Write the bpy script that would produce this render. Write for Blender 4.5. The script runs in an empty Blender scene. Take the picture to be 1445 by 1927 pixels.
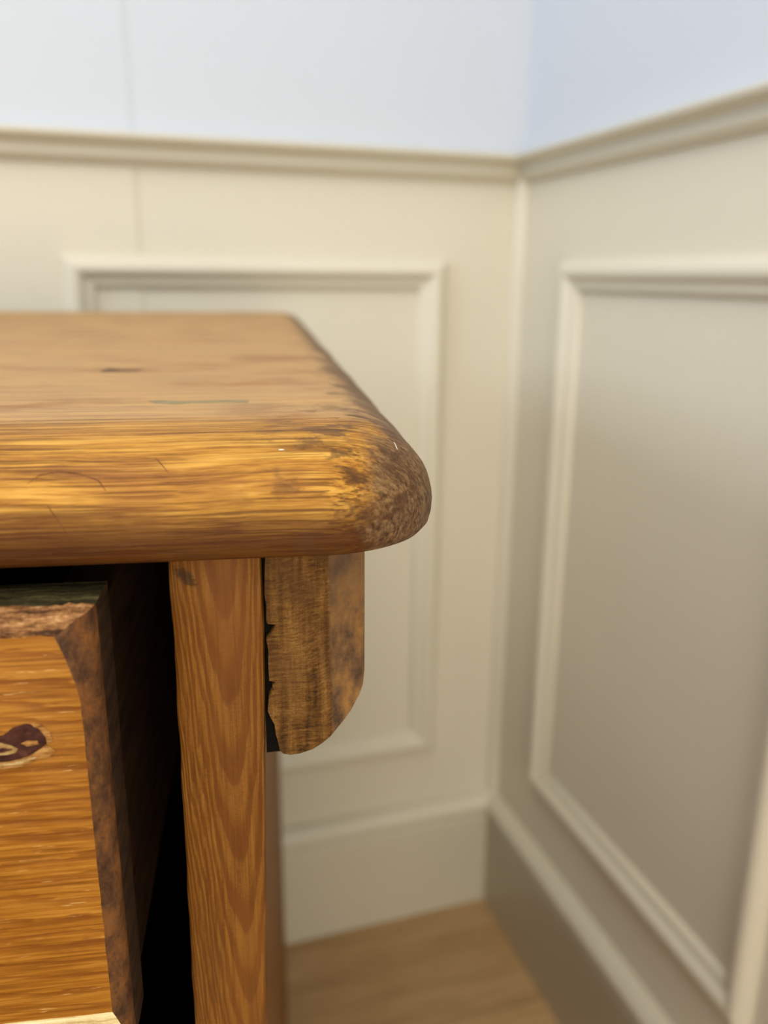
import bpy, bmesh, math, random
from mathutils import Vector, Matrix, noise as mnoise

scene = bpy.context.scene
col = scene.collection
random.seed(7)

# ---------------------------------------------------------------- camera
F_PX, YAW, PITCH, ROLL = 1564.6, 0.3126, 0.2760, 0.0082
CAM = Vector((-0.4445, -0.8844, 0.8255))
fwd = Vector((math.sin(YAW) * math.cos(PITCH), math.cos(YAW) * math.cos(PITCH), -math.sin(PITCH)))
rgt0 = Vector((math.cos(YAW), -math.sin(YAW), 0))
up0 = rgt0.cross(fwd)
rgt = rgt0 * math.cos(ROLL) + up0 * math.sin(ROLL)
upv = -rgt0 * math.sin(ROLL) + up0 * math.cos(ROLL)
cd = bpy.data.cameras.new('camera')
cam = bpy.data.objects.new('camera', cd)
col.objects.link(cam)
m = Matrix((rgt, upv, -fwd)).transposed().to_4x4()
m.translation = CAM
cam.matrix_world = m
cd.sensor_fit = 'VERTICAL'
cd.sensor_height = 7.0
cd.sensor_width = 5.25
cd.lens = F_PX / 1927 * 7.0
cd.clip_start = 0.01
cd.dof.use_dof = True
cd.dof.focus_distance = 0.176
cd.dof.aperture_fstop = cd.lens / 2.9          # 2.9 mm entrance pupil
scene.camera = cam

# ---------------------------------------------------------------- world, light, exposure
world = bpy.data.worlds.new('world')
scene.world = world
world.use_nodes = True
bgn = world.node_tree.nodes['Background']
bgn.inputs['Color'].default_value = (0.80, 0.90, 1.0, 1)
bgn.inputs['Strength'].default_value = 0.6


def area(name, loc, target, sx, sy, power, colour):
    ld = bpy.data.lights.new(name, 'AREA')
    ld.shape = 'RECTANGLE'
    ld.size, ld.size_y = sx, sy
    ld.energy = power
    ld.color = colour
    o = bpy.data.objects.new(name, ld)
    o.location = loc
    o.rotation_euler = (Vector(target) - Vector(loc)).to_track_quat('-Z', 'Y').to_euler()
    col.objects.link(o)
    return o


area('ceiling_light', (-1.15, -1.15, 2.34), (-1.15, -1.15, 0), 1.3, 1.3, 32, (1.0, 0.97, 0.92))
area('front_fill_light', (-0.72, -3.16, 0.85), (-0.72, 0, 0.85), 1.40, 1.60, 38, (1.0, 0.95, 0.79))  # added fill lamp by the front wall to brighten the low corner
area('window_light', (-3.38, -1.25, 1.65), (-0.3, -0.6, 1.0), 1.1, 0.75, 42, (0.70, 0.85, 1.0))

vs = scene.view_settings
vs.view_transform = 'Standard'
vs.look = 'None'
vs.gamma = 1.0
vs.use_curve_mapping = False
vs.exposure = -0.08
scene.display_settings.display_device = 'sRGB'


# ---------------------------------------------------------------- helpers
def lin(r, g, b):
    f = lambda c: (c / 255 / 12.92) if c / 255 <= 0.04045 else ((c / 255 + 0.055) / 1.055) ** 2.4
    return (f(r), f(g), f(b), 1.0)


class NT:
    """small node-graph builder"""

    def __init__(self, name, rough=0.5, spec=0.5):
        self.mat = bpy.data.materials.new(name)
        self.mat.use_nodes = True
        self.t = self.mat.node_tree
        self.bsdf = self.t.nodes['Principled BSDF']
        self.bsdf.inputs['Roughness'].default_value = rough
        self.bsdf.inputs['Specular IOR Level'].default_value = spec
        self.bsdf.inputs['Coat Roughness'].default_value = 0.33
        tc = self.t.nodes.new('ShaderNodeTexCoord')
        sc = self.vmath('SCALE', tc.outputs['Object'], None, 1000.0)   # millimetres
        self.p = sc
        s = self.t.nodes.new('ShaderNodeSeparateXYZ')
        self.t.links.new(sc, s.inputs[0])
        self.x, self.y, self.z = s.outputs

    def put(self, sock, v):
        if hasattr(v, 'is_output'):
            self.t.links.new(v, sock)
        else:
            sock.default_value = v

    def vmath(self, op, a, b=None, scale=None):
        n = self.t.nodes.new('ShaderNodeVectorMath')
        n.operation = op
        self.put(n.inputs[0], a)
        if b is not None:
            self.put(n.inputs[1], b)
        if scale is not None:
            self.put(n.inputs['Scale'], scale)
        return n.outputs[0]

    def m(self, op, a, b=0.0, c=None, clamp=False):
        n = self.t.nodes.new('ShaderNodeMath')
        n.operation = op
        n.use_clamp = clamp
        self.put(n.inputs[0], a)
        self.put(n.inputs[1], b)
        if c is not None:
            self.put(n.inputs[2], c)
        return n.outputs[0]

    def vec(self, sx, sy, sz, off=(0, 0, 0), warp=None):
        v = self.vmath('MULTIPLY', self.p, (sx, sy, sz))
        if warp is not None:
            v = self.vmath('ADD', v, warp)
        return self.vmath('ADD', v, off)

    def comb(self, x, y, z):
        n = self.t.nodes.new('ShaderNodeCombineXYZ')
        for i, v in enumerate((x, y, z)):
            self.put(n.inputs[i], v)
        return n.outputs[0]

    def noise(self, v, scale=1.0, detail=2.0, rough=0.5, dist=0.0):
        n = self.t.nodes.new('ShaderNodeTexNoise')
        self.put(n.inputs['Vector'], v)
        n.inputs['Scale'].default_value = scale
        n.inputs['Detail'].default_value = detail
        n.inputs['Roughness'].default_value = rough
        n.inputs['Distortion'].default_value = dist
        return n.outputs['Fac']

    def step(self, v, lo, hi):
        n = self.t.nodes.new('ShaderNodeMapRange')
        n.interpolation_type = 'SMOOTHSTEP'
        self.put(n.inputs['Value'], v)
        n.inputs['From Min'].default_value = lo
        n.inputs['From Max'].default_value = hi
        return n.outputs['Result']

    def ramp(self, v, stops):
        n = self.t.nodes.new('ShaderNodeValToRGB')
        self.put(n.inputs[0], v)
        e = n.color_ramp.elements
        while len(e) < len(stops):
            e.new(0.5)
        for i, (p, c) in enumerate(stops):
            e[i].position = p
            e[i].color = c
        return n.outputs['Color']

    def mix(self, f, a, b, mode='MIX'):
        n = self.t.nodes.new('ShaderNodeMix')
        n.data_type = 'RGBA'
        n.blend_type = mode
        self.put(n.inputs[0], f)
        self.put(n.inputs[6], a)
        self.put(n.inputs[7], b)
        return n.outputs[2]

    def finish(self, colour, height=None, strength=0.3, dist=0.0005, rough=None):
        self.put(self.bsdf.inputs['Base Color'], colour)
        if rough is not None:
            self.put(self.bsdf.inputs['Roughness'], rough)
        if height is not None:
            b = self.t.nodes.new('ShaderNodeBump')
            b.inputs['Strength'].default_value = strength
            b.inputs['Distance'].default_value = dist
            self.put(b.inputs['Height'], height)
            self.t.links.new(b.outputs[0], self.bsdf.inputs['Normal'])
        return self.mat


def link(name, me, mats, parent=None, label=None, cat=None, kind=None, group=None, smooth=False):
    o = bpy.data.objects.new(name, me)
    col.objects.link(o)
    for mt in (mats if isinstance(mats, (list, tuple)) else [mats]):
        me.materials.append(mt)
    if parent:
        o.parent = parent
    if label:
        o['label'] = label
    if cat:
        o['category'] = cat
    if kind:
        o['kind'] = kind
    if group:
        o['group'] = group
    if smooth:
        for p in me.polygons:
            p.use_smooth = True
    return o


def mesh(name, verts, faces, recalc=True):
    me = bpy.data.meshes.new(name)
    me.from_pydata([tuple(v) for v in verts], [], faces)
    if recalc:
        bm = bmesh.new()
        bm.from_mesh(me)
        bmesh.ops.recalc_face_normals(bm, faces=bm.faces)
        bm.to_mesh(me)
        bm.free()
    me.update()
    return me


def box(name, x0, x1, y0, y1, z0, z1, bevel=0.0, seg=2):
    bm = bmesh.new()
    bmesh.ops.create_cube(bm, size=1.0)
    for v in bm.verts:
        v.co = Vector(((x0 + x1) / 2 + v.co.x * (x1 - x0), (y0 + y1) / 2 + v.co.y * (y1 - y0), (z0 + z1) / 2 + v.co.z * (z1 - z0)))
    if bevel > 0:
        bmesh.ops.bevel(bm, geom=list(bm.edges), offset=bevel, segments=seg, affect='EDGES', profile=0.5)
    me = bpy.data.meshes.new(name)
    bm.to_mesh(me)
    bm.free()
    return me


def smooth_by_angle(me, deg=35):
    for p in me.polygons:
        p.use_smooth = True
    try:
        me.set_sharp_from_angle(angle=math.radians(deg))
    except Exception:
        pass


# ---------------------------------------------------------------- room materials
def paint(name, rgb, rough=0.42, bump=0.06):
    n = NT(name, rough, 0.4)
    a = n.noise(n.vec(0.02, 0.02, 0.02), 1.0, 3)
    b = n.noise(n.vec(0.6, 0.6, 0.6), 1.0, 3)
    c = n.mix(n.m('MULTIPLY', a, 0.10), lin(*rgb), lin(*[v * 0.92 for v in rgb]))
    return n.finish(c, b, bump, 0.0006)


M_white = paint('white_wall_paint', (192, 197, 206), 0.55)
M_cream = paint('cream_panel_paint', (208, 200, 181), 0.40)
M_ceil = paint('ceiling_paint', (240, 240, 238), 0.8)


def floor_mat():
    n = NT('oak_floor_board', 0.42, 0.4)
    oi = n.t.nodes.new('ShaderNodeObjectInfo')
    rnd = oi.outputs['Random']
    off = n.comb(n.m('MULTIPLY', rnd, 500.0), n.m('MULTIPLY', rnd, 310.0), 0.0)
    g = n.noise(n.vmath('ADD', n.vec(0.012, 0.22, 0.22), off), 1.0, 5, 0.6, 0.6)
    b = n.noise(n.vmath('ADD', n.vec(0.004, 0.03, 0.03), off), 1.0, 3)
    v = n.m('ADD', n.m('MULTIPLY', g, 0.65), n.m('MULTIPLY', b, 0.4))
    c = n.ramp(v, [(0.30, lin(142, 110, 70)), (0.5, lin(184, 149, 102)), (0.72, lin(210, 176, 130))])
    c = n.mix(n.m('MULTIPLY', rnd, 0.25), c, lin(150, 116, 78))
    return n.finish(c, g, 0.1, 0.0004)


M_floor = floor_mat()

# ---------------------------------------------------------------- room shell
XL, YF, ZC = -3.4, -3.2, 2.4
RAIL_T, RAIL_B = 0.952, 0.9255
SEAM = -0.410

# back wall: boards left of the seam stand 1.5 mm proud, white above the dado rail and cream below
st = 0.0010
ZS = 0.935


def wall_mesh(name, pts, z0, zs, z1):
    """pts: front polyline in plan; slab 0.1 deep behind it is added by the caller's order"""
    v, f, mi = [], [], []
    n = len(pts)
    for z in (z0, zs, z1):
        for p in pts:
            v.append((p[0], p[1], z))
    for lvl in range(2):
        for i in range(n - 1):
            a = lvl * n + i
            f.append((a, a + 1, a + 1 + n, a + n))
            mi.append(1 if lvl == 0 else 0)
    return v, f, mi


def slab_wall(name, pts, back, mats, objname):
    n = len(pts)
    full = pts + back
    k = len(full)
    v, f, mi = [], [], []
    for z in (0.0, ZS, ZC):
        for p in full:
            v.append((p[0], p[1], z))
    for lvl in range(2):
        for i in range(k):
            a, b = lvl * k + i, lvl * k + (i + 1) % k
            f.append((a, b, b + k, a + k))
            mi.append(1 if lvl == 0 else 0)
    f.append(tuple(range(k)))
    mi.append(1)
    f.append(tuple(range(2 * k, 3 * k)))
    mi.append(0)
    me = bpy.data.meshes.new(name)
    me.from_pydata(v, [], f)
    for i, p in enumerate(me.polygons):
        p.material_index = mi[i]
    bm = bmesh.new()
    bm.from_mesh(me)
    bmesh.ops.recalc_face_normals(bm, faces=bm.faces)
    bm.to_mesh(me)
    bm.free()
    return link(objname, me, mats, kind='structure')


slab_wall('wall_back', [(XL, -st), (SEAM - 0.004, -st), (SEAM, -st * 0.3), (SEAM + 0.002, 0.0), (0.1, 0.0)],
          [(0.1, 0.1), (XL, 0.1)], [M_white, M_cream], 'wall_back')
slab_wall('wall_right', [(0.0, 0.0), (0.0, YF)], [(0.1, YF), (0.1, 0.0)], [M_white, M_cream], 'wall_right')

link('wall_front', box('wall_front', XL - 0.1, 0.1, YF - 0.1, YF, 0, ZC), M_white, kind='structure')
WY0, WY1, WZ0, WZ1 = -1.85, -0.65, 1.25, 2.05
bm = bmesh.new()
for (y0, y1, z0, z1) in ((YF, WY0, 0, ZC), (WY1, 0.1, 0, ZC), (WY0, WY1, 0, WZ0), (WY0, WY1, WZ1, ZC)):
    r_ = bmesh.ops.create_cube(bm, size=1.0)
    for vt in r_['verts']:
        vt.co = Vector((XL - 0.05 + vt.co.x * 0.1, (y0 + y1) / 2 + vt.co.y * (y1 - y0), (z0 + z1) / 2 + vt.co.z * (z1 - z0)))
me = bpy.data.meshes.new('wall_left')
bm.to_mesh(me)
bm.free()
link('wall_left', me, M_white, kind='structure')

fl = link('floor', box('floor', XL, 0.0, YF, 0.0, -0.06, -0.012), M_floor, kind='structure')
ce = link('ceiling', box('ceiling', XL, 0.1, YF, 0.1, ZC, ZC + 0.08), M_ceil, kind='structure')
PW, PL = 0.186, 1.28
pm_cache = {}
y = 0.0
row = 0
while y > YF + 0.01:
    y1 = max(y - PW, YF)
    x = -((row * 0.47 + 0.41) % PL)
    edges = [0.0]
    while x > XL:
        edges.append(x)
        x -= PL
    edges.append(XL)
    for a, b in zip(edges[:-1], edges[1:]):
        key = (round(a - b, 3), round(y - y1, 3))
        if key not in pm_cache:
            L, Wd = a - b, y - y1
            pm_cache[key] = box('plank', -L / 2 + 0.0006, L / 2 - 0.0006, -Wd / 2 + 0.0006, Wd / 2 - 0.0006, -0.012, 0.0, 0.0012, 1)
            pm_cache[key].materials.append(M_floor)
        o = bpy.data.objects.new('plank', pm_cache[key])
        col.objects.link(o)
        o.parent = fl
        o.location = ((a + b) / 2, (y + y1) / 2, 0)
    y = y1
    row += 1


# ---------------------------------------------------------------- mouldings
def rounded(profile, n=1):
    """Chaikin corner cutting on an open profile, ends kept"""
    for _ in range(n):
        out = [profile[0]]
        for a, b in zip(profile[:-1], profile[1:]):
            out.append((a[0] * 0.75 + b[0] * 0.25, a[1] * 0.75 + b[1] * 0.25))
            out.append((a[0] * 0.25 + b[0] * 0.75, a[1] * 0.25 + b[1] * 0.75))
        out.append(profile[-1])
        profile = out
    return profile


def sweep_wall(name, profile, wall, a, b, mitre_a=0, mitre_b=0):
    """profile (out, z) closed; runs along the wall from a to b (x for back wall, y for right wall)"""
    v, f = [], []
    k = len(profile)
    for end, mit in ((a, mitre_a), (b, mitre_b)):
        for (h, z) in profile:
            s = end + mit * h
            v.append((s, -h, z) if wall == 'B' else (-h, s, z))
    for i in range(k):
        j = (i + 1) % k
        f.append((i, j, j + k, i + k))
    f.append(tuple(range(k)))
    f.append(tuple(range(k, 2 * k)))
    me = mesh(name, v, f)
    smooth_by_angle(me, 50)
    return me


mm = 0.001
rail_p = [(0, RAIL_B + 0.0265), (19 * mm, RAIL_B + 0.0265)] + rounded(
    [(19 * mm, RAIL_B + .0265), (22.5 * mm, RAIL_B + .0255), (23 * mm, RAIL_B + .0215), (20 * mm, RAIL_B + .0185), (12 * mm, RAIL_B + .0160),
     (10.5 * mm, RAIL_B + .0125), (12.5 * mm, RAIL_B + .0085), (12 * mm, RAIL_B + .0050), (7 * mm, RAIL_B + .0018), (4.5 * mm, RAIL_B)], 2)[1:] + [(0, RAIL_B)]
link('trim_1', sweep_wall('dado_rail', rail_p, 'B', XL, 0.0, 0, -1), M_cream, kind='structure', label='cream dado rail moulding along the back wall')
link('trim_2', sweep_wall('dado_rail', rail_p, 'R', YF, 0.0, 0, -1), M_cream, kind='structure', label='cream dado rail moulding along the right wall')

skirt_p = [(0, 0.164), (4 * mm, 0.164)] + rounded(
    [(4 * mm, .164), (9 * mm, .163), (14 * mm, .1585), (19 * mm, .152), (20.5 * mm, .147), (17 * mm, .1425), (11.5 * mm, .141), (12 * mm, .1375), (15 * mm, .136),
     (16 * mm, .133)], 2)[1:] + [(15.5 * mm, 0.125), (15 * mm, 0.0), (0, 0)]
link('baseboard_back', sweep_wall('skirting', skirt_p, 'B', XL, 0.0, 0, -1), M_cream, kind='structure')
link('baseboard_right', sweep_wall('skirting', skirt_p, 'R', YF, 0.0, 0, -1), M_cream, kind='structure')

# quarter-round bead in the corner
rb = 0.011
q = [(0.0, 0.0)] + [(-rb * (1 - math.sin(t)), -rb * (1 - math.cos(t))) for t in [i / 8 * math.pi / 2 for i in range(9)]]
q = [(0.0, 0.0), (-rb, 0.0)] + [(-rb * math.cos(t) * 1.0, -rb * math.sin(t)) for t in [i / 8 * math.pi / 2 for i in range(1, 8)]] + [(0.0, -rb)]
v = [(p[0], p[1], z) for z in (0.150, 0.9285) for p in q]
k = len(q)
f = [(i, (i + 1) % k, (i + 1) % k + k, i + k) for i in range(k)] + [tuple(range(k)), tuple(range(k, 2 * k))]
me = mesh('corner_bead', v, f)
smooth_by_angle(me, 50)
link('trim_3', me, M_cream, kind='structure', label='slim quarter-round bead in the wall corner')

# raised panel frames: four mitred strips each.  profile: s = distance in from the outer edge, h = height
pan_p = [(0, 0), (0, 5 * mm)] + rounded([(0, 5 * mm), (2 * mm, 9 * mm), (6 * mm, 13.5 * mm), (12 * mm, 15 * mm), (17 * mm, 13 * mm), (20 * mm, 8.5 * mm),
                                       (23 * mm, 7.5 * mm), (27 * mm, 7 * mm), (30 * mm, 4 * mm)], 2)[1:] + [(30 * mm, 0)]


def panel_frame(name, wall, a0, a1, z0, z1, label):
    """a0<a1 along the wall"""
    root = bpy.data.objects.new(name, None)
    col.objects.link(root)
    root['kind'] = 'structure'
    root['label'] = label
    pos = ((a0 + a1) / 2, 0, z0) if wall == 'B' else (0, (a0 + a1) / 2, z0)
    root.location = pos
    corners = [(a0, z0), (a1, z0), (a1, z1), (a0, z1)]
    inn = [(1, 1), (-1, 1), (-1, -1), (1, -1)]
    for i in range(4):
        j = (i + 1) % 4
        v = []
        for c in (i, j):
            for (s, h) in pan_p:
                a, z = corners[c][0] + inn[c][0] * s, corners[c][1] + inn[c][1] * s
                v.append((a, -h, z) if wall == 'B' else (-h, a, z))
        v = [(p[0] - pos[0], p[1] - pos[1], p[2] - pos[2]) for p in v]
        k = len(pan_p)
        f = [(t, (t + 1) % k, (t + 1) % k + k, t + k) for t in range(k)] + [tuple(range(k)), tuple(range(k, 2 * k))]
        me = mesh('moulding_strip', v, f)
        smooth_by_angle(me, 50)
        link('moulding_strip', me, M_cream, root)
    return root


PZ0, PZ1 = 0.244, 0.843
panel_frame('trim_4', 'B', -0.4855, -0.0915, PZ0, PZ1, 'raised cream panel frame on the back wall behind the pine chest')
panel_frame('trim_5', 'R', -0.4739, -0.1081, PZ0, PZ1, 'raised cream panel frame on the right wall')
panel_frame('trim_6', 'B', -1.065, -0.671, PZ0, PZ1, 'raised cream panel frame further left on the back wall')
panel_frame('trim_7', 'R', -1.02, -0.654, PZ0, PZ1, 'raised cream panel frame nearer the camera on the right wall')


# ---------------------------------------------------------------- pine chest
PSI = math.radians(9.6)
DU = Vector((math.cos(PSI), -math.sin(PSI), 0))
DV = Vector((math.sin(PSI), math.cos(PSI), 0))
U0, V0 = -285.0, 455.0                    # base point of the chest in its own plan (mm)
chest = bpy.data.objects.new('pine_chest', None)
col.objects.link(chest)
chest.location = Vector((CAM.x, CAM.y, 0)) + DU * (U0 * mm) + DV * (V0 * mm)
chest.rotation_euler = (0, 0, -PSI)
chest['label'] = 'worn honey-coloured pine chest with a rounded top and a pulled-out drawer'
chest['category'] = 'chest of drawers'


def K(u, v, w):
    return ((u - U0) * mm, (v - V0) * mm, w * mm)


def fibre(n, axis, along, across, off=(0, 0, 0), detail=4, rough=0.6, warp=None):
    s = [across] * 3
    s[axis] = along
    return n.noise(n.vec(*s, off=off, warp=warp), 1.0, detail, rough)


def patina_mat(name, stops, sc=(0.25, 0.25, 0.16), rough=0.45, bump=0.4):
    n = NT(name, rough, 0.12)
    a = n.noise(n.vec(*sc), 1.0, 5, 0.65)
    b = n.noise(n.vec(1.3, 1.3, 1.3), 1.0, 3)
    c = n.ramp(n.m('ADD', n.m('MULTIPLY', a, 0.8), n.m('MULTIPLY', b, 0.2)), stops)
    return n.finish(c, n.m('ADD', a, n.m('MULTIPLY', b, 0.4)), bump, 0.0006)


# -- tabletop wood
def top_mat():
    n = NT('worn_pine_top', 0.42, 0.16)
    u = n.m('ADD', n.x, U0)
    v_ = n.m('ADD', n.y, V0)
    # gentle waviness of the grain
    w1 = n.noise(n.vec(0.02, 0.05, 0.05), 1.0, 2)
    warp = n.comb(0.0, n.m('MULTIPLY', w1, 2.2), n.m('MULTIPLY', w1, 2.2))
    g1 = fibre(n, 0, 0.035, 1.5, (3, 7, 1), 4, 0.62, warp)       # fine open grain
    g2 = fibre(n, 0, 0.010, 0.42, (9, 2, 5), 3, 0.55, warp)      # growth bands
    g3 = fibre(n, 0, 0.25, 3.5, (1, 4, 8), 2, 0.5)               # short pores
    big = n.noise(n.vec(0.022, 0.05, 0.05, (4, 4, 4)), 1.0, 3, 0.6)
    v = n.m('ADD', n.m('ADD', n.m('MULTIPLY', g1, 0.38), n.m('MULTIPLY', g2, 0.42)), n.m('MULTIPLY', g3, 0.22))
    c = n.ramp(v, [(0.37, lin(106, 66, 22)), (0.46, lin(150, 100, 36)), (0.54, lin(180, 128, 48)), (0.66, lin(204, 156, 72))])
    ln = fibre(n, 0, 0.022, 1.8, (13, 5, 2), 3, 0.55, warp)      # thin dark late-wood lines
    la = n.noise(n.vec(0.03, 0.10, 0.10, (6, 1, 6)), 1.0, 2)
    lines = n.m('MULTIPLY', n.step(ln, 0.52, 0.58), n.step(la, 0.30, 0.56))
    c = n.mix(n.m('MULTIPLY', lines, 0.72), c, lin(82, 46, 16))
    dry_haze = n.step(n.m('ADD', v_, n.m('MULTIPLY', n.m('SUBTRACT', g2, 0.5), 30.0)), 176.0, 192.0)
    c = n.mix(n.m('MULTIPLY', dry_haze, 0.5), c, lin(184, 153, 112))  # dull dry flat top; grazing reflection haze is painted into the colour too
    # redder darker zones
    c = n.mix(n.m('MULTIPLY', n.step(big, 0.50, 0.68), 0.55), c, lin(128, 78, 36))
    # lower half of the rounded edge: darker stain, with its shade painted in
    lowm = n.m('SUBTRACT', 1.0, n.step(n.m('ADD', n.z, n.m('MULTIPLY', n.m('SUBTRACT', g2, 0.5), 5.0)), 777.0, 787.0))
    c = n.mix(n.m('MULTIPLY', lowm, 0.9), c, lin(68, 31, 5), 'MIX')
    # weathered grey-brown end of the board and its corner
    wn = n.noise(n.vec(0.09, 0.09, 0.09, (2, 8, 3)), 1.0, 4, 0.62)
    e = n.m('ADD', u, n.m('MULTIPLY', n.m('SUBTRACT', wn, 0.5), 34.0))
    wear = n.step(e, 17.0, 27.0)
    eg = n.noise(n.vec(0.2, 1.7, 0.8, (5, 5, 2)), 1.0, 5, 0.7)
    wc = n.ramp(eg, [(0.36, lin(50, 34, 22)), (0.48, lin(98, 72, 48)), (0.64, lin(140, 110, 76))])
    c = n.mix(n.m('MULTIPLY', wear, 0.88), c, wc)
    # dark stain blotches near the corner
    bl = n.noise(n.vec(0.10, 0.16, 0.16, (11, 3, 6)), 1.0, 4, 0.65)
    near = n.m('MULTIPLY', n.step(u, -14.0, 16.0), n.m('SUBTRACT', 1.0, n.step(v_, 185.0, 215.0)))
    st_ = n.m('MULTIPLY', n.step(bl, 0.50, 0.60), near)
    c = n.mix(n.m('MULTIPLY', st_, 0.72), c, lin(78, 50, 28))
    h = n.m('ADD', n.m('SUBTRACT', n.m('MULTIPLY', g1, 0.6), n.m('MULTIPLY', lines, 0.5)), n.m('ADD', n.m('MULTIPLY', g3, 0.3), n.m('MULTIPLY', n.m('MULTIPLY', wear, eg), 1.2)))
    return n.finish(c, h, 0.55, 0.0006, n.m('ADD', 0.40, n.m('MULTIPLY', g1, 0.24)))


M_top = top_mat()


def rounded_rect(u0, u1, v0, v1, R, nf, ns, nc):
    """plan outline, counter-clockwise from the front-left; list of (u, v, nu, nv)"""
    pts = []

    def edge(a, b, k, nrm):
        for i in range(k):
            t = i / k
            pts.append((a[0] + (b[0] - a[0]) * t, a[1] + (b[1] - a[1]) * t, nrm[0], nrm[1]))

    def arc(c, a0, k):
        for i in range(k):
            t = a0 + math.pi / 2 * i / k
            pts.append((c[0] + R * math.cos(t), c[1] + R * math.sin(t), math.cos(t), math.sin(t)))

    edge((u0 + R, v0), (u1 - R, v0), nf, (0, -1))
    arc((u1 - R, v0 + R), -math.pi / 2, nc)
    edge((u1, v0 + R), (u1, v1 - R), ns, (1, 0))
    arc((u1 - R, v1 - R), 0, nc)
    edge((u1 - R, v1), (u0 + R, v1), nf // 4, (0, 1))
    arc((u0 + R, v1 - R), math.pi / 2, nc)
    edge((u0, v1 - R), (u0, v0 + R), ns // 4, (-1, 0))
    arc((u0 + R, v0 + R), math.pi, nc)
    return pts


W_TOP, W_BOT = 795.2, 772.1


def tabletop():
    out = rounded_rect(-608, 36.2, 152, 762, 26, 300, 160, 28)
    prof = [(21, W_BOT), (9, W_BOT), (4, W_BOT + .2), (1.8, W_BOT + .9), (0.7, W_BOT + 2.2), (0.15, W_BOT + 4.5), (0, W_BOT + 7.0)]
    for i in range(1, 15):
        t = i / 14 * math.pi / 2
        prof.append((18.5 * (1 - math.cos(t)), W_BOT + 7.0 + (W_TOP - W_BOT - 7.0) * math.sin(t)))
    prof += [(21.5, W_TOP)]
    v, f = [], []
    k = len(out)
    for li, (ins, w) in enumerate(prof):
        for (u_, vv, nu, nv) in out:
            # corner inset never overshoots: pull towards an inner rounded rect
            x, y = u_ - nu * ins, vv - nv * ins
            if ins < 30:
                d = mnoise.noise(Vector((x * 0.03, y * 0.03, w * 0.06))) * 0.55 + mnoise.noise(Vector((x * 0.16, y * 0.16, w * 0.2))) * 0.16
                fall = 1.0 if ins < 20 else 0.4
                x += nu * d * fall
                y += nv * d * fall
                w2 = w + d * 0.25 * fall
            else:
                w2 = w
            v.append(K(x, y, w2))
    for l in range(len(prof) - 1):
        for i in range(k):
            j = (i + 1) % k
            f.append((l * k + i, l * k + j, (l + 1) * k + j, (l + 1) * k + i))
    f.append(tuple(range(k - 1, -1, -1)))
    f.append(tuple(range((len(prof) - 1) * k, len(prof) * k)))
    me = mesh('tabletop', v, f)
    smooth_by_angle(me, 40)
    return me


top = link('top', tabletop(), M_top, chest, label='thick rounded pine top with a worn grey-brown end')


# -- side panel (its front edge is the upright beside the drawer)
def upright_mat():
    n = NT('pine_upright', 0.5, 0.14)
    u = n.m('ADD', n.x, U0)
    nz = n.noise(n.vec(0.35, 0.1, 0.035, (2, 1, 7)), 1.0, 3, 0.55)
    du = n.m('ADD', n.m('SUBTRACT', u, -8.2), n.m('MULTIPLY', n.m('SUBTRACT', nz, 0.5), 3.2))
    du = n.m('ADD', du, n.m('MULTIPLY', n.m('SUBTRACT', n.z, 706.0), 0.02))
    para = n.m('ADD', n.m('MULTIPLY', n.m('MULTIPLY', du, du), 0.062), n.m('MULTIPLY', n.m('SUBTRACT', 700.0, n.z), 0.052))
    fr = n.m('FRACT', para)
    band = n.m('MULTIPLY', n.step(fr, 0.30, 0.62), n.m('SUBTRACT', 1.0, n.step(fr, 0.90, 1.0)))
    g = fibre(n, 2, 0.05, 1.5, (1, 6, 3), 4, 0.6)
    g3 = n.noise(n.vec(1.2, 0.6, 2.2, (1, 6, 3)), 1.0, 3, 0.6)
    c = n.ramp(n.m('ADD', n.m('MULTIPLY', g, 0.75), n.m('MULTIPLY', g3, 0.25)),
               [(0.32, lin(92, 53, 14)), (0.5, lin(117, 74, 24)), (0.68, lin(135, 91, 35))])
    lower = n.m('SUBTRACT', 1.0, n.step(n.m('ADD', n.z, n.m('MULTIPLY', n.m('SUBTRACT', nz, .5), 20.0)), 680.0, 702.0))
    c = n.mix(n.m('MULTIPLY', band, 0.62), c, lin(86, 44, 10))
    g2 = fibre(n, 2, 0.03, 0.7, (8, 6, 3), 3, 0.6)
    c = n.mix(n.m('MULTIPLY', n.m('MULTIPLY', lower, n.step(g2, 0.45, 0.65)), 0.6), c, lin(92, 56, 22))
    big = n.noise(n.vec(0.08, 0.08, 0.03, (7, 7, 7)), 1.0, 3)
    c = n.mix(n.m('MULTIPLY', n.step(big, 0.48, 0.68), 0.45), c, lin(112, 66, 24))
    # a dark smudge close under the top
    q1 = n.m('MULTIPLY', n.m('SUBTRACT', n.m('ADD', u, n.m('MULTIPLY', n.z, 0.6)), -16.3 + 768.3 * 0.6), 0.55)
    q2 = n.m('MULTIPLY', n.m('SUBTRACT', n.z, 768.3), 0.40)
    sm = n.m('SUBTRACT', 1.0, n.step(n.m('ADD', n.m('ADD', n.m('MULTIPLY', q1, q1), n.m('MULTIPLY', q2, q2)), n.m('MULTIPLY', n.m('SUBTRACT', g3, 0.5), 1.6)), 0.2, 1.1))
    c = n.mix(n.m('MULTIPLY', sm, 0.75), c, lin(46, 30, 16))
    h = n.m('SUBTRACT', n.m('MULTIPLY', g, 0.4), n.m('MULTIPLY', band, 0.35))
    return n.finish(c, h, 0.45, 0.0005)


M_up = upright_mat()
M_dark = None


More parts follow.
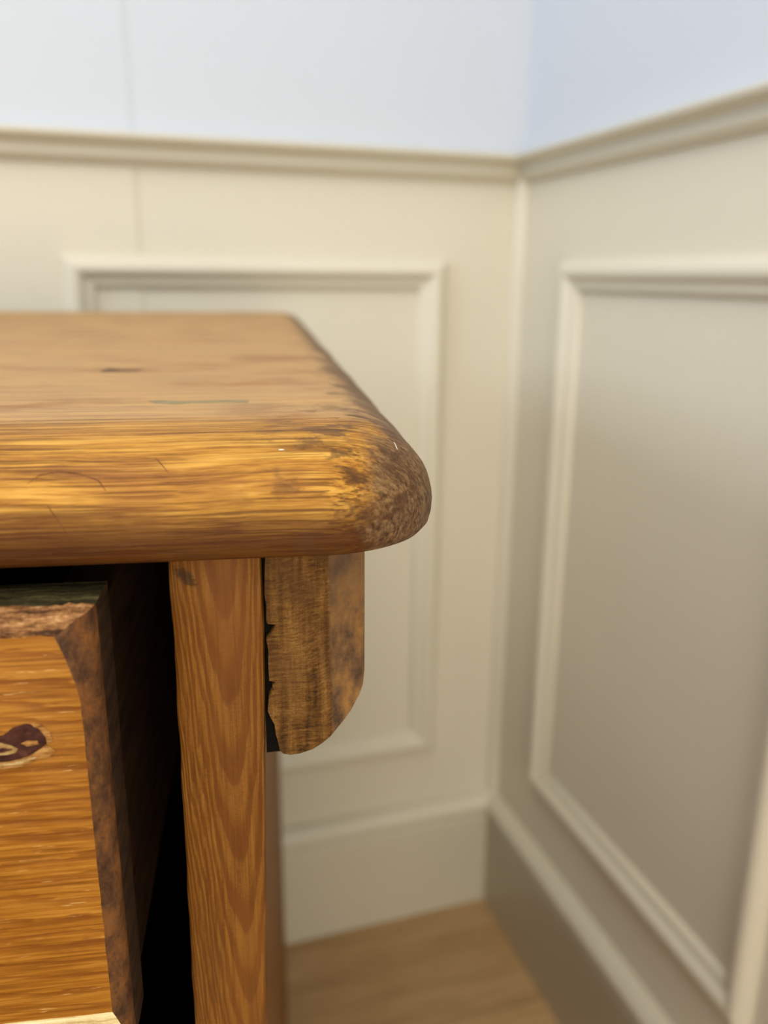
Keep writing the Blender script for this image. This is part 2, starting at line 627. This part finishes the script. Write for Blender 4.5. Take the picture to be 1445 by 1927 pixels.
def carcass_mat():
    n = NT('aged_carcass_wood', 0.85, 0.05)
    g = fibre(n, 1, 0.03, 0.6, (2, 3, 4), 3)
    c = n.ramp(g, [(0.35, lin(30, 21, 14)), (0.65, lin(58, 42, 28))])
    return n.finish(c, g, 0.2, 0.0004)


M_carc = carcass_mat()


def side_panel():
    # front face outline (u at left/right) from top to floor, skewed slightly outwards to the back
    rows = [(772.0, -19.6, -1.0), (771.3, -19.6, -1.3), (754, -19.65, -1.4), (743, -19.7, -1.6), (727, -19.85, -2.0), (710, -20.0, -2.4),
            (690, -20.2, -2.9), (658, -20.5, -3.7), (500, -20.5, -3.7), (250, -20.5, -3.7), (8.0, -20.5, -3.7)]
    fine = []
    for a, b in zip(rows[:-1], rows[1:]):
        n = max(1, int((a[0] - b[0]) / 3)) if a[0] > 640 else 6
        for i in range(n):
            t = i / n
            fine.append([a[j] + (b[j] - a[j]) * t for j in range(3)])
    fine.append(list(rows[-1]))
    v, f = [], []
    sec = [(1.0, 0.0), (0.5, .35), (0.0, 1.2)]
    for (w, ul, ur) in fine:
        nl = mnoise.noise(Vector((w * 0.12, 1.3, 0))) * 0.28
        nr = mnoise.noise(Vector((w * 0.10, 7.3, 0))) * 0.25 - max(0, mnoise.noise(Vector((w * 0.35, 3.1, 0)))) * 0.35
        ring = [(ul, 745), (ul + nl, 159.6), (ul + nl + 0.35, 158.5), (ul + nl + 1.1, 158.0),
                (ur + nr - 1.2, 158.0), (ur + nr - 0.4, 158.4), (ur + nr, 159.4), (ur + 0.2, 186), (ur + 8.6, 745)]
        for (u_, vv) in ring:
            v.append(K(u_, vv, w))
    k = 9
    for r in range(len(fine) - 1):
        for i in range(k):
            j = (i + 1) % k
            f.append((r * k + i, r * k + j, (r + 1) * k + j, (r + 1) * k + i))
    f.append(tuple(range(k)))
    f.append(tuple(range((len(fine) - 1) * k, len(fine) * k)))
    me = mesh('side_panel', v, f)
    smooth_by_angle(me, 40)
    return me


link('side_panel', side_panel(), M_up, chest, label='upright pine side board beside the drawer')


# -- cleat block under the top overhang: end grain to the front, chamfered corner, rounded foot
def cleat_mat():
    n = NT('end_grain_cleat', 0.55, 0.12)
    u = n.m('ADD', n.x, U0)
    saw = n.noise(n.vec(0.22, 0.5, 2.0, (3, 1, 2)), 1.0, 4, 0.7)            # rough horizontal saw marks
    ring = n.noise(n.vec(0.60, 0.1, 0.05, (6, 2, 9)), 1.0, 3, 0.6)          # upright growth rings
    pit = n.noise(n.vec(1.5, 0.8, 2.6, (4, 4, 4)), 1.0, 3, 0.7)
    v = n.m('ADD', n.m('ADD', n.m('MULTIPLY', saw, 0.40), n.m('MULTIPLY', ring, 0.40)), n.m('MULTIPLY', pit, 0.25))
    c = n.ramp(v, [(0.38, lin(34, 20, 7)), (0.46, lin(72, 45, 16)), (0.55, lin(101, 67, 28)), (0.66, lin(132, 95, 48))])
    big = n.noise(n.vec(0.10, 0.10, 0.08, (3, 9, 1)), 1.0, 3, 0.6)
    c = n.mix(n.m('MULTIPLY', n.step(big, 0.46, 0.62), 0.45), c, lin(80, 52, 26))
    # greyed, smoother chamfer
    ch = n.step(u, 12.0, 12.8)
    gn = n.noise(n.vec(0.16, 0.16, 0.10, (8, 1, 3)), 1.0, 4, 0.65)
    gc = n.ramp(gn, [(0.36, lin(68, 52, 40)), (0.47, lin(106, 78, 52)), (0.58, lin(140, 100, 56)), (0.7, lin(156, 116, 70))])
    topd = n.step(n.m('ADD', n.z, n.m('MULTIPLY', gn, 10.0)), 752.0, 778.0)
    gc = n.mix(n.m('MULTIPLY', topd, 0.6), gc, lin(92, 74, 60))
    c = n.mix(n.m('MULTIPLY', ch, 0.85), c, gc)
    h = n.m('ADD', n.m('MULTIPLY', saw, 0.6), n.m('MULTIPLY', pit, 0.5))
    return n.finish(c, h, 0.6, 0.0006)


M_cleat = cleat_mat()


def cleat():
    left = [(-0.7, 772.0), (-0.9, 768.5), (-1.1, 763.8), (-0.8, 761.3), (-0.9, 757.9), (-0.6, 757.4), (0.95, 757.2), (0.6, 756.3), (-0.4, 754.6), (-1.0, 753.8),
            (-0.6, 750.9), (-0.75, 749.9), (-0.8, 747.3), (-0.7, 744.6), (0.5, 744.3), (-0.1, 743.3), (0.2, 742.6), (-0.8, 741.1), (-1.2, 737.5), (-0.7, 736.0),
            (0.1, 734.3), (0.3, 732.0), (0.7, 730.2), (1.1, 727.9), (1.8, 727.2), (3.3, 726.8), (5.4, 727.0), (8.1, 727.8), (10.3, 729.2), (12.05, 730.7)]
    cham = [(14.84, 160.84, 732.3), (16.92, 162.92, 733.8), (19.04, 165.04, 736.6), (19.85, 165.85, 738.3), (20.24, 166.24, 741.6), (20.24, 166.24, 772.0)]
    P = [(u_, 158.0, w) for (u_, w) in left] + cham + [(12.2, 158.05, 772.0)]
    nl = 26
    k = len(P)
    loops = []
    # slightly eased front arris, then the body; behind the split the cleat is tight to the side board
    cu, cw = 6.0, 752.0
    loops.append([(u_ + (cu - u_) * 0.012, vv, w + (cw - w) * 0.006) for (u_, vv, w) in P])
    loops.append([(u_, vv + 0.35, w) for (u_, vv, w) in P])
    loops.append([(u_, max(vv, 158) + 9.5, w) for (u_, vv, w) in P])
    loops[-1] = [(u_, vv + (2.4 if i < nl else 9.5), w) for i, (u_, vv, w) in enumerate(P)]
    b1, b2 = [], []
    for i, (u_, vv, w) in enumerate(P):
        uu, ww = u_, w
        if i < nl - 2:
            uu = -1.7
            if w < 729:
                ww = 726.2
        elif i < nl:
            uu, ww = (0.0 if i == nl - 2 else 2.2), 726.3
        b1.append((uu, vv + (2.8 if i < nl else 10.0), ww))
        b2.append((uu + 7.2, 742.0, ww))
    loops += [b1, b2]
    v = [K(*p) for l in loops for p in l]
    f = []
    for l in range(len(loops) - 1):
        for i in range(k):
            j = (i + 1) % k
            f.append((l * k + i, l * k + j, (l + 1) * k + j, (l + 1) * k + i))
    f.append(tuple(range(k - 1, -1, -1)))
    f.append(tuple(range((len(loops) - 1) * k, len(loops) * k)))
    me = mesh('cleat', v, f)
    for pi in range(2 * k, 3 * k):
        if pi - 2 * k < nl:
            me.polygons[pi].material_index = 1
    smooth_by_angle(me, 28)
    return me


M_split = patina_mat('split_gap_shade', [(0.36, lin(8, 6, 4)), (0.6, lin(16, 11, 7))], (0.5, 0.5, 0.5), 0.9, 0.1)  # near-black backing paints in the darkness of the gap beside the cleat
link('cleat', cleat(), [M_cleat, M_split], chest, label='rough-sawn wooden cleat with a split edge under the overhanging top')


def kbox(name, u0, u1, v0, v1, w0, w1, bev=0.0):
    a, b = K(u0, v0, w0), K(u1, v1, w1)
    return box(name, a[0], b[0], a[1], b[1], a[2], b[2], bev * mm)


link('side_panel', kbox('side_panel_far', -590, -570, 158, 745, 8, 772.0, 0.8), M_up, chest)
link('cleat', kbox('cleat_far', -610 + 2, -590.2, 158, 742, 727, 772.0, 2), M_cleat, chest)
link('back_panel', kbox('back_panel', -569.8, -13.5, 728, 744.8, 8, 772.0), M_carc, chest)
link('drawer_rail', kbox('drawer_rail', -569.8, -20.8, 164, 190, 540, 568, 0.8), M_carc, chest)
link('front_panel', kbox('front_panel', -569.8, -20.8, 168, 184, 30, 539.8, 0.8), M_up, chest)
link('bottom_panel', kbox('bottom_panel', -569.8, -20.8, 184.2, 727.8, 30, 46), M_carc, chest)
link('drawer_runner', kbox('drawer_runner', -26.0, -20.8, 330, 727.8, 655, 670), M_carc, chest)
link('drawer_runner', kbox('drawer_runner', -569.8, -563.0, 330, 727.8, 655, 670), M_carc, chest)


# -- drawer
def drawer_mat():
    n = NT('orange_pine_drawer', 0.5, 0.14)
    w1 = n.noise(n.vec(0.015, 0.03, 0.05, (3, 3, 1)), 1.0, 2)
    zz = n.m('ADD', n.z, n.m('MULTIPLY', w1, 16.0))
    tw = n.noise(n.vec(0.07, 0.1, 0.5, (2, 5, 5)), 1.0, 3, 0.6)
    ph = n.m('ADD', n.m('MULTIPLY', zz, 0.26), n.m('MULTIPLY', tw, 1.1))
    fr = n.m('FRACT', ph)
    band = n.m('MULTIPLY', n.step(fr, 0.45, 0.90), n.m('SUBTRACT', 1.0, n.step(fr, 0.92, 1.0)))
    amp = n.noise(n.vec(0.03, 0.1, 0.12, (7, 5, 2)), 1.0, 2)
    g = fibre(n, 0, 0.05, 1.4, (4, 2, 9), 4, 0.6)
    c = n.ramp(g, [(0.34, lin(116, 68, 12)), (0.5, lin(144, 90, 22)), (0.66, lin(164, 111, 38))])
    c = n.mix(n.m('MULTIPLY', band, n.m('ADD', 0.15, n.m('MULTIPLY', amp, 0.85))), c, lin(108, 56, 8))
    tear = n.noise(n.vec(0.13, 0.4, 1.6, (1, 1, 1)), 1.0, 3, 0.6)
    c = n.mix(n.m('MULTIPLY', n.step(tear, 0.66, 0.72), 0.5), c, lin(226, 184, 118))
    dk = n.noise(n.vec(0.05, 0.1, 0.10, (9, 1, 4)), 1.0, 4, 0.65)
    c = n.mix(n.m('MULTIPLY', n.step(dk, 0.54, 0.66), 0.5), c, lin(112, 62, 20))
    h = n.m('SUBTRACT', g, n.m('MULTIPLY', band, 0.35))
    return n.finish(c, h, 0.35, 0.0004)


M_drw = drawer_mat()
M_edge = patina_mat('dark_worn_drawer_edge', [(0.36, lin(62, 40, 26)), (0.48, lin(90, 59, 36)), (0.60, lin(120, 76, 38)), (0.72, lin(110, 82, 60))])
M_chip = patina_mat('splintered_pale_edge', [(0.38, lin(58, 34, 16)), (0.47, lin(106, 68, 34)), (0.56, lin(146, 102, 60)), (0.68, lin(196, 154, 102))], (0.14, 0.6, 0.8), 0.6, 0.9)
M_raw = patina_mat('raw_pale_pine', [(0.36, lin(176, 150, 100)), (0.5, lin(222, 202, 150)), (0.66, lin(238, 224, 182))], (0.05, 0.6, 0.9), 0.65, 0.5)
M_dtop = patina_mat('shaded_grey_green_top', [(0.36, lin(22, 19, 9)), (0.5, lin(46, 40, 20)), (0.68, lin(92, 82, 48))], (0.05, 0.7, 0.7), 0.6, 0.5)  # shade under the overhang is put into this dark drawer-top colour
M_dside = patina_mat('dark_drawer_side', [(0.36, lin(36, 25, 17)), (0.6, lin(68, 48, 32))], (0.3, 0.05, 0.3), 0.7, 0.3)

DU0, DU1, DW0, DW1, DVF, DVB = -548.0, -31.6, 666.0, 767.4, 144.0, 160.0


def drawer_front():
    # grid loops: outline in the front plane, stepping from the back face over the worn bevel to the front face
    out = []
    nu, nw = 240, 60
    for i in range(nu):
        out.append((DU0 + (DU1 - DU0) * (i / nu) ** 0.55, DW0, 0, -1))
    for i in range(nw):
        out.append((DU1, DW0 + (DW1 - DW0) * i / nw, 1, 0))
    for i in range(nu):
        out.append((DU1 + (DU0 - DU1) * (1 - (1 - i / nu) ** 0.55), DW1, 0, 1))
    for i in range(nw):
        out.append((DU0, DW1 + (DW0 - DW1) * i / nw, -1, 0))
    steps = [(0.0, DVB), (0.0, 152.0), (0.1, 149.0), (0.5, 147.4), (1.2, 146.2), (2.0, 145.2), (2.8, 144.5), (3.4, DVF)]
    uc, wc = (DU0 + DU1) / 2, (DW0 + DW1) / 2
    v, f, mi = [], [], []
    k = len(out)
    hu, hw = (DU1 - DU0) / 2, (DW1 - DW0) / 2
    for li, (ins, vv) in enumerate(steps):
        for (u_, w, nu_, nw_) in out:
            insw = ins * (1.25 if w > wc else 3.65)
            cw_ = max(0.0, 1 - (DW1 - w) / 16.0) if u_ > uc else 0.0
            insu = ins * (1.0 + 1.0 * cw_ ** 1.5)
            x = uc + (u_ - uc) * (hu - insu) / hu
            z = wc + (w - wc) * (hw - insw) / hw
            y = vv
            if li >= 1:
                q1 = mnoise.noise(Vector((x * 0.16, z * 0.25, li * 0.7)))
                q2 = mnoise.noise(Vector((x * 0.55, z * 0.9, li * 1.9)))
                topz = w > DW1 - 0.5
                amp = 1.15 if (topz and u_ > -120) else 0.26
                if li == len(steps) - 1:
                    z += (q1 * 0.5 + q2 * 0.3) * amp * (1 if abs(nw_) else 0)
                    x += (q1 * 0.5 + q2 * 0.3) * amp * (1 if abs(nu_) else 0)
                else:
                    y += (q1 * 0.5 + q2 * 0.6) * amp
                    z += (q2 * 0.5) * amp * (1 if abs(nw_) else 0)
                # chipped lower right corner
                d = math.hypot(x - DU1, (z - DW0))
                if d < 6:
                    y += (1 - d / 6) * 1.2
            v.append(K(x, y, z))
    for l in range(len(steps) - 1):
        for i in range(k):
            j = (i + 1) % k
            f.append((l * k + i, l * k + j, (l + 1) * k + j, (l + 1) * k + i))
            u_, w, nu_, nw_ = out[i]
            if nw_ > 0:
                mi.append(3 if l < 2 else 2)
            elif nw_ < 0:
                mi.append(4)
            else:
                mi.append(1 if l >= 2 else 5)
    f.append(tuple(range(k)))
    mi.append(5)
    f.append(tuple(range((len(steps) - 1) * k, len(steps) * k)))
    mi.append(0)
    me = bpy.data.meshes.new('drawer')
    me.from_pydata(v, [], f)
    for i, p in enumerate(me.polygons):
        p.material_index = mi[i]
    bm = bmesh.new()
    bm.from_mesh(me)
    bmesh.ops.recalc_face_normals(bm, faces=bm.faces)
    bm.to_mesh(me)
    bm.free()
    smooth_by_angle(me, 32)
    return me


drawer = link('drawer', drawer_front(), [M_drw, M_edge, M_chip, M_dtop, M_raw, M_dside], chest,
              label='pulled-out orange pine drawer front with chipped edges')
link('drawer_side', kbox('drawer_side', -44.0, -33.2, 160.1, 690, 668, 762, 0.5), M_dside, drawer)
link('drawer_side', kbox('drawer_side', -546.4, -536.0, 160.1, 690, 668, 762, 0.5), M_dside, drawer)
link('drawer_back', kbox('drawer_back', -535.9, -44.1, 678, 690, 678, 755, 0.5), M_dside, drawer)
link('drawer_base', kbox('drawer_base', -535.9, -44.1, 160.1, 677.9, 680, 686), M_dside, drawer)


# -- the torn scar on the drawer front: low flakes with their own thickness
def flake(name, pts, v_face, th, mat, parent, jitter=0.12, plane='front', label=None):
    """pts (u, w) outline of a thin irregular flake standing th proud of the face v_face"""
    fine = []
    n = len(pts)
    for i in range(n):
        a, b = pts[i], pts[(i + 1) % n]
        for t in (0, 0.33, 0.66):
            x, z = a[0] + (b[0] - a[0]) * t, a[1] + (b[1] - a[1]) * t
            fine.append((x + mnoise.noise(Vector((x * 1.7, z * 1.7, 1))) * jitter, z + mnoise.noise(Vector((x * 1.7, z * 1.7, 9))) * jitter))
    cx = sum(p[0] for p in fine) / len(fine)
    cz = sum(p[1] for p in fine) / len(fine)
    k = len(fine)
    v, f = [], []
    for s, d in ((1.0, -0.3), (0.97, th * 0.8), (0.85, th), (0.5, th * 0.9)):
        for (x, z) in fine:
            xx, zz = cx + (x - cx) * s, cz + (z - cz) * s
            hh = d * (1 + 0.5 * mnoise.noise(Vector((xx * 1.1, zz * 1.1, 4)))) if d > 0 else d
            v.append(K(xx, v_face - hh, zz) if plane == 'front' else K(xx, zz, v_face + hh))
    v.append(K(cx, v_face - th * 0.9, cz) if plane == 'front' else K(cx, cz, v_face + th * 0.9))
    for l in range(3):
        for i in range(k):
            j = (i + 1) % k
            f.append((l * k + i, l * k + j, (l + 1) * k + j, (l + 1) * k + i))
    for i in range(k):
        f.append((3 * k + i, 3 * k + (i + 1) % k, 4 * k))
    f.append(tuple(range(k)))
    me = mesh(name, v, f)
    return link(name, me, mat, parent, label=label)


M_purple = patina_mat('dark_purple_stain', [(0.36, lin(44, 20, 16)), (0.55, lin(66, 34, 26)), (0.7, lin(96, 56, 38))], (0.3, 0.3, 0.3), 0.5, 0.3)
M_torn = patina_mat('torn_pale_fibre', [(0.36, lin(104, 74, 40)), (0.5, lin(166, 130, 80)), (0.66, lin(206, 178, 126))], (0.25, 0.5, 1.4), 0.6, 0.9)
M_tan = patina_mat('torn_tan_wood', [(0.36, lin(104, 64, 26)), (0.5, lin(156, 108, 54)), (0.66, lin(190, 146, 86))], (0.25, 0.5, 1.6), 0.6, 0.9)
flake('torn_wood', [(-53, 738.6), (-48, 738.9), (-44.0, 740.6), (-41.6, 741.6), (-40.2, 740.2), (-41.4, 739.0), (-43.6, 738.5), (-46.6, 737.4), (-50, 737.0), (-53, 736.7)],
      DVF, 0.22, M_tan, drawer, label='pale torn wood fibres around the stain')
flake('torn_wood', [(-44.2, 746.3), (-42.4, 745.8), (-41.0, 744.2), (-40.5, 742.4), (-41.4, 741.6), (-42.4, 743.6), (-43.4, 745.0)], DVF, 0.25, M_tan, drawer)
flake('stain_patch', [(-53.0, 743.5), (-49.3, 744.0), (-47.2, 745.6), (-44.9, 746.2), (-42.7, 745.1), (-41.6, 743.2), (-41.7, 741.7), (-43.0, 740.7), (-44.5, 739.7), (-46.5, 738.9), (-50, 738.5), (-53, 738.7)],
      DVF, 0.34, M_purple, drawer, label='dark purple-brown stain patch on the drawer front')
flake('splinter', [(-53, 743.0), (-50.2, 742.8), (-48.0, 742.1), (-46.7, 741.2), (-47.2, 740.5), (-49.0, 740.1), (-53, 739.9)], DVF, 0.55, M_torn, drawer, label='pale lifted splinter in the stain patch')
flake('stain_patch', [(-51.5, 741.4), (-49.4, 741.7), (-47.6, 741.2), (-49.2, 740.8), (-51.5, 740.8)], DVF, 0.72, M_purple, drawer)
flake('splinter', [(-46.2, 742.3), (-45.0, 742.8), (-43.2, 742.6), (-43.0, 741.9), (-44.2, 741.6), (-45.6, 741.8)], DVF, 0.5, M_tan, drawer)
flake('splinter', [(-53, 738.1), (-47, 738.3), (-44.2, 739.4), (-43.6, 739.1), (-46.8, 737.9), (-53, 737.4)], DVF, 0.42, M_torn, drawer)

# -- marks on the top
M_grey = patina_mat('grey_wood_filler', [(0.36, lin(124, 108, 76)), (0.6, lin(144, 126, 90))], (0.2, 0.4, 0.4), 0.6, 0.3)
flake('filler_strip', [(-29.0, 213.5), (-26, 214.0), (-20, 212.0), (-12, 212.4), (-3.5, 212.6), (-3.4, 207.6), (-12, 208.2), (-17, 208.3), (-22.0, 206.2), (-26.5, 208.2)], W_TOP, 0.06, M_grey, top, 0.25, 'top',
      label='grey filler strip let into the top')
M_knot = patina_mat('dark_split_mark', [(0.36, lin(52, 34, 18)), (0.6, lin(86, 60, 36))], (0.2, 0.4, 0.4), 0.6, 0.3)
flake('split_mark', [(-53.0, 284.0), (-50.5, 291), (-46.0, 286.5), (-39.0, 286.0), (-39.5, 282.5), (-46, 281.0), (-51, 280.0)], W_TOP, 0.05, M_knot, top, 0.3, 'top', label='dark split in the top')


# -- scratches and flecks that follow the surface of the top
from mathutils.bvhtree import BVHTree
bvh = BVHTree.FromPolygons([v.co for v in top.data.vertices], [p.vertices for p in top.data.polygons])


def strand(name, pts, r0, mat, label=None):
    fine = []
    for a, b in zip(pts[:-1], pts[1:]):
        for i in range(6):
            fine.append(Vector(a).lerp(Vector(b), i / 6))
    fine.append(Vector(pts[-1]))
    ring, v, f = 5, [], []
    n = len(fine)
    for i, p in enumerate(fine):
        loc, nor, _, _ = bvh.find_nearest(Vector(K(*p)))
        q = fine[min(i + 1, n - 1)] - fine[max(i - 1, 0)]
        t = q.normalized()
        side = nor.cross(t).normalized()
        rr = r0 * mm * (0.25 + 0.75 * math.sin(math.pi * (i + 0.5) / n)) * (1 + 0.35 * mnoise.noise(Vector((i * 0.5, 3, r0 * 9))))
        for k in range(ring):
            a = math.tau * k / ring
            v.append(loc + side * math.cos(a) * rr + nor * math.sin(a) * rr * 0.30)
    for i in range(n - 1):
        for k in range(ring):
            j = (k + 1) % ring
            f.append((i * ring + k, i * ring + j, (i + 1) * ring + j, (i + 1) * ring + k))
    f.append(tuple(range(ring)))
    f.append(tuple(range((n - 1) * ring, n * ring)))
    return link(name, mesh(name, v, f), mat, top, label=label)


M_scr = patina_mat('dark_scratch', [(0.36, lin(78, 46, 22)), (0.6, lin(112, 72, 36))], (0.5, 0.5, 0.5), 0.6, 0.2)
M_fleck = patina_mat('white_paint_fleck', [(0.36, lin(225, 220, 205)), (0.6, lin(240, 238, 228))], (0.5, 0.5, 0.5), 0.6, 0.1)
strand('scratch', [(-43.2, 155.4, 788.4), (-41.2, 156.6, 789.7), (-38, 157.1, 790.2), (-34.2, 156.7, 789.8), (-30.7, 155.6, 788.7), (-29.2, 154.3, 786.9)], 0.19, M_scr, 'curved dark scratch on the rounded edge')
strand('scratch', [(-20.9, 159.6, 792.1), (-19.6, 158.2, 791), (-18.0, 156.4, 789.5)], 0.12, M_scr)
strand('scratch', [(-39.6, 153.2, 785.0), (-37.6, 152.3, 782.0), (-36.2, 152.0, 779.5)], 0.16, M_scr)
strand('paint_fleck', [(26.4, 170, 791.4), (27.0, 168, 791.4), (27.3, 167.2, 791.2)], 0.15, M_fleck, 'tiny white paint fleck')
strand('paint_fleck', [(2.6, 160.6, 792.7), (3.7, 160.6, 792.7)], 0.16, M_fleck)
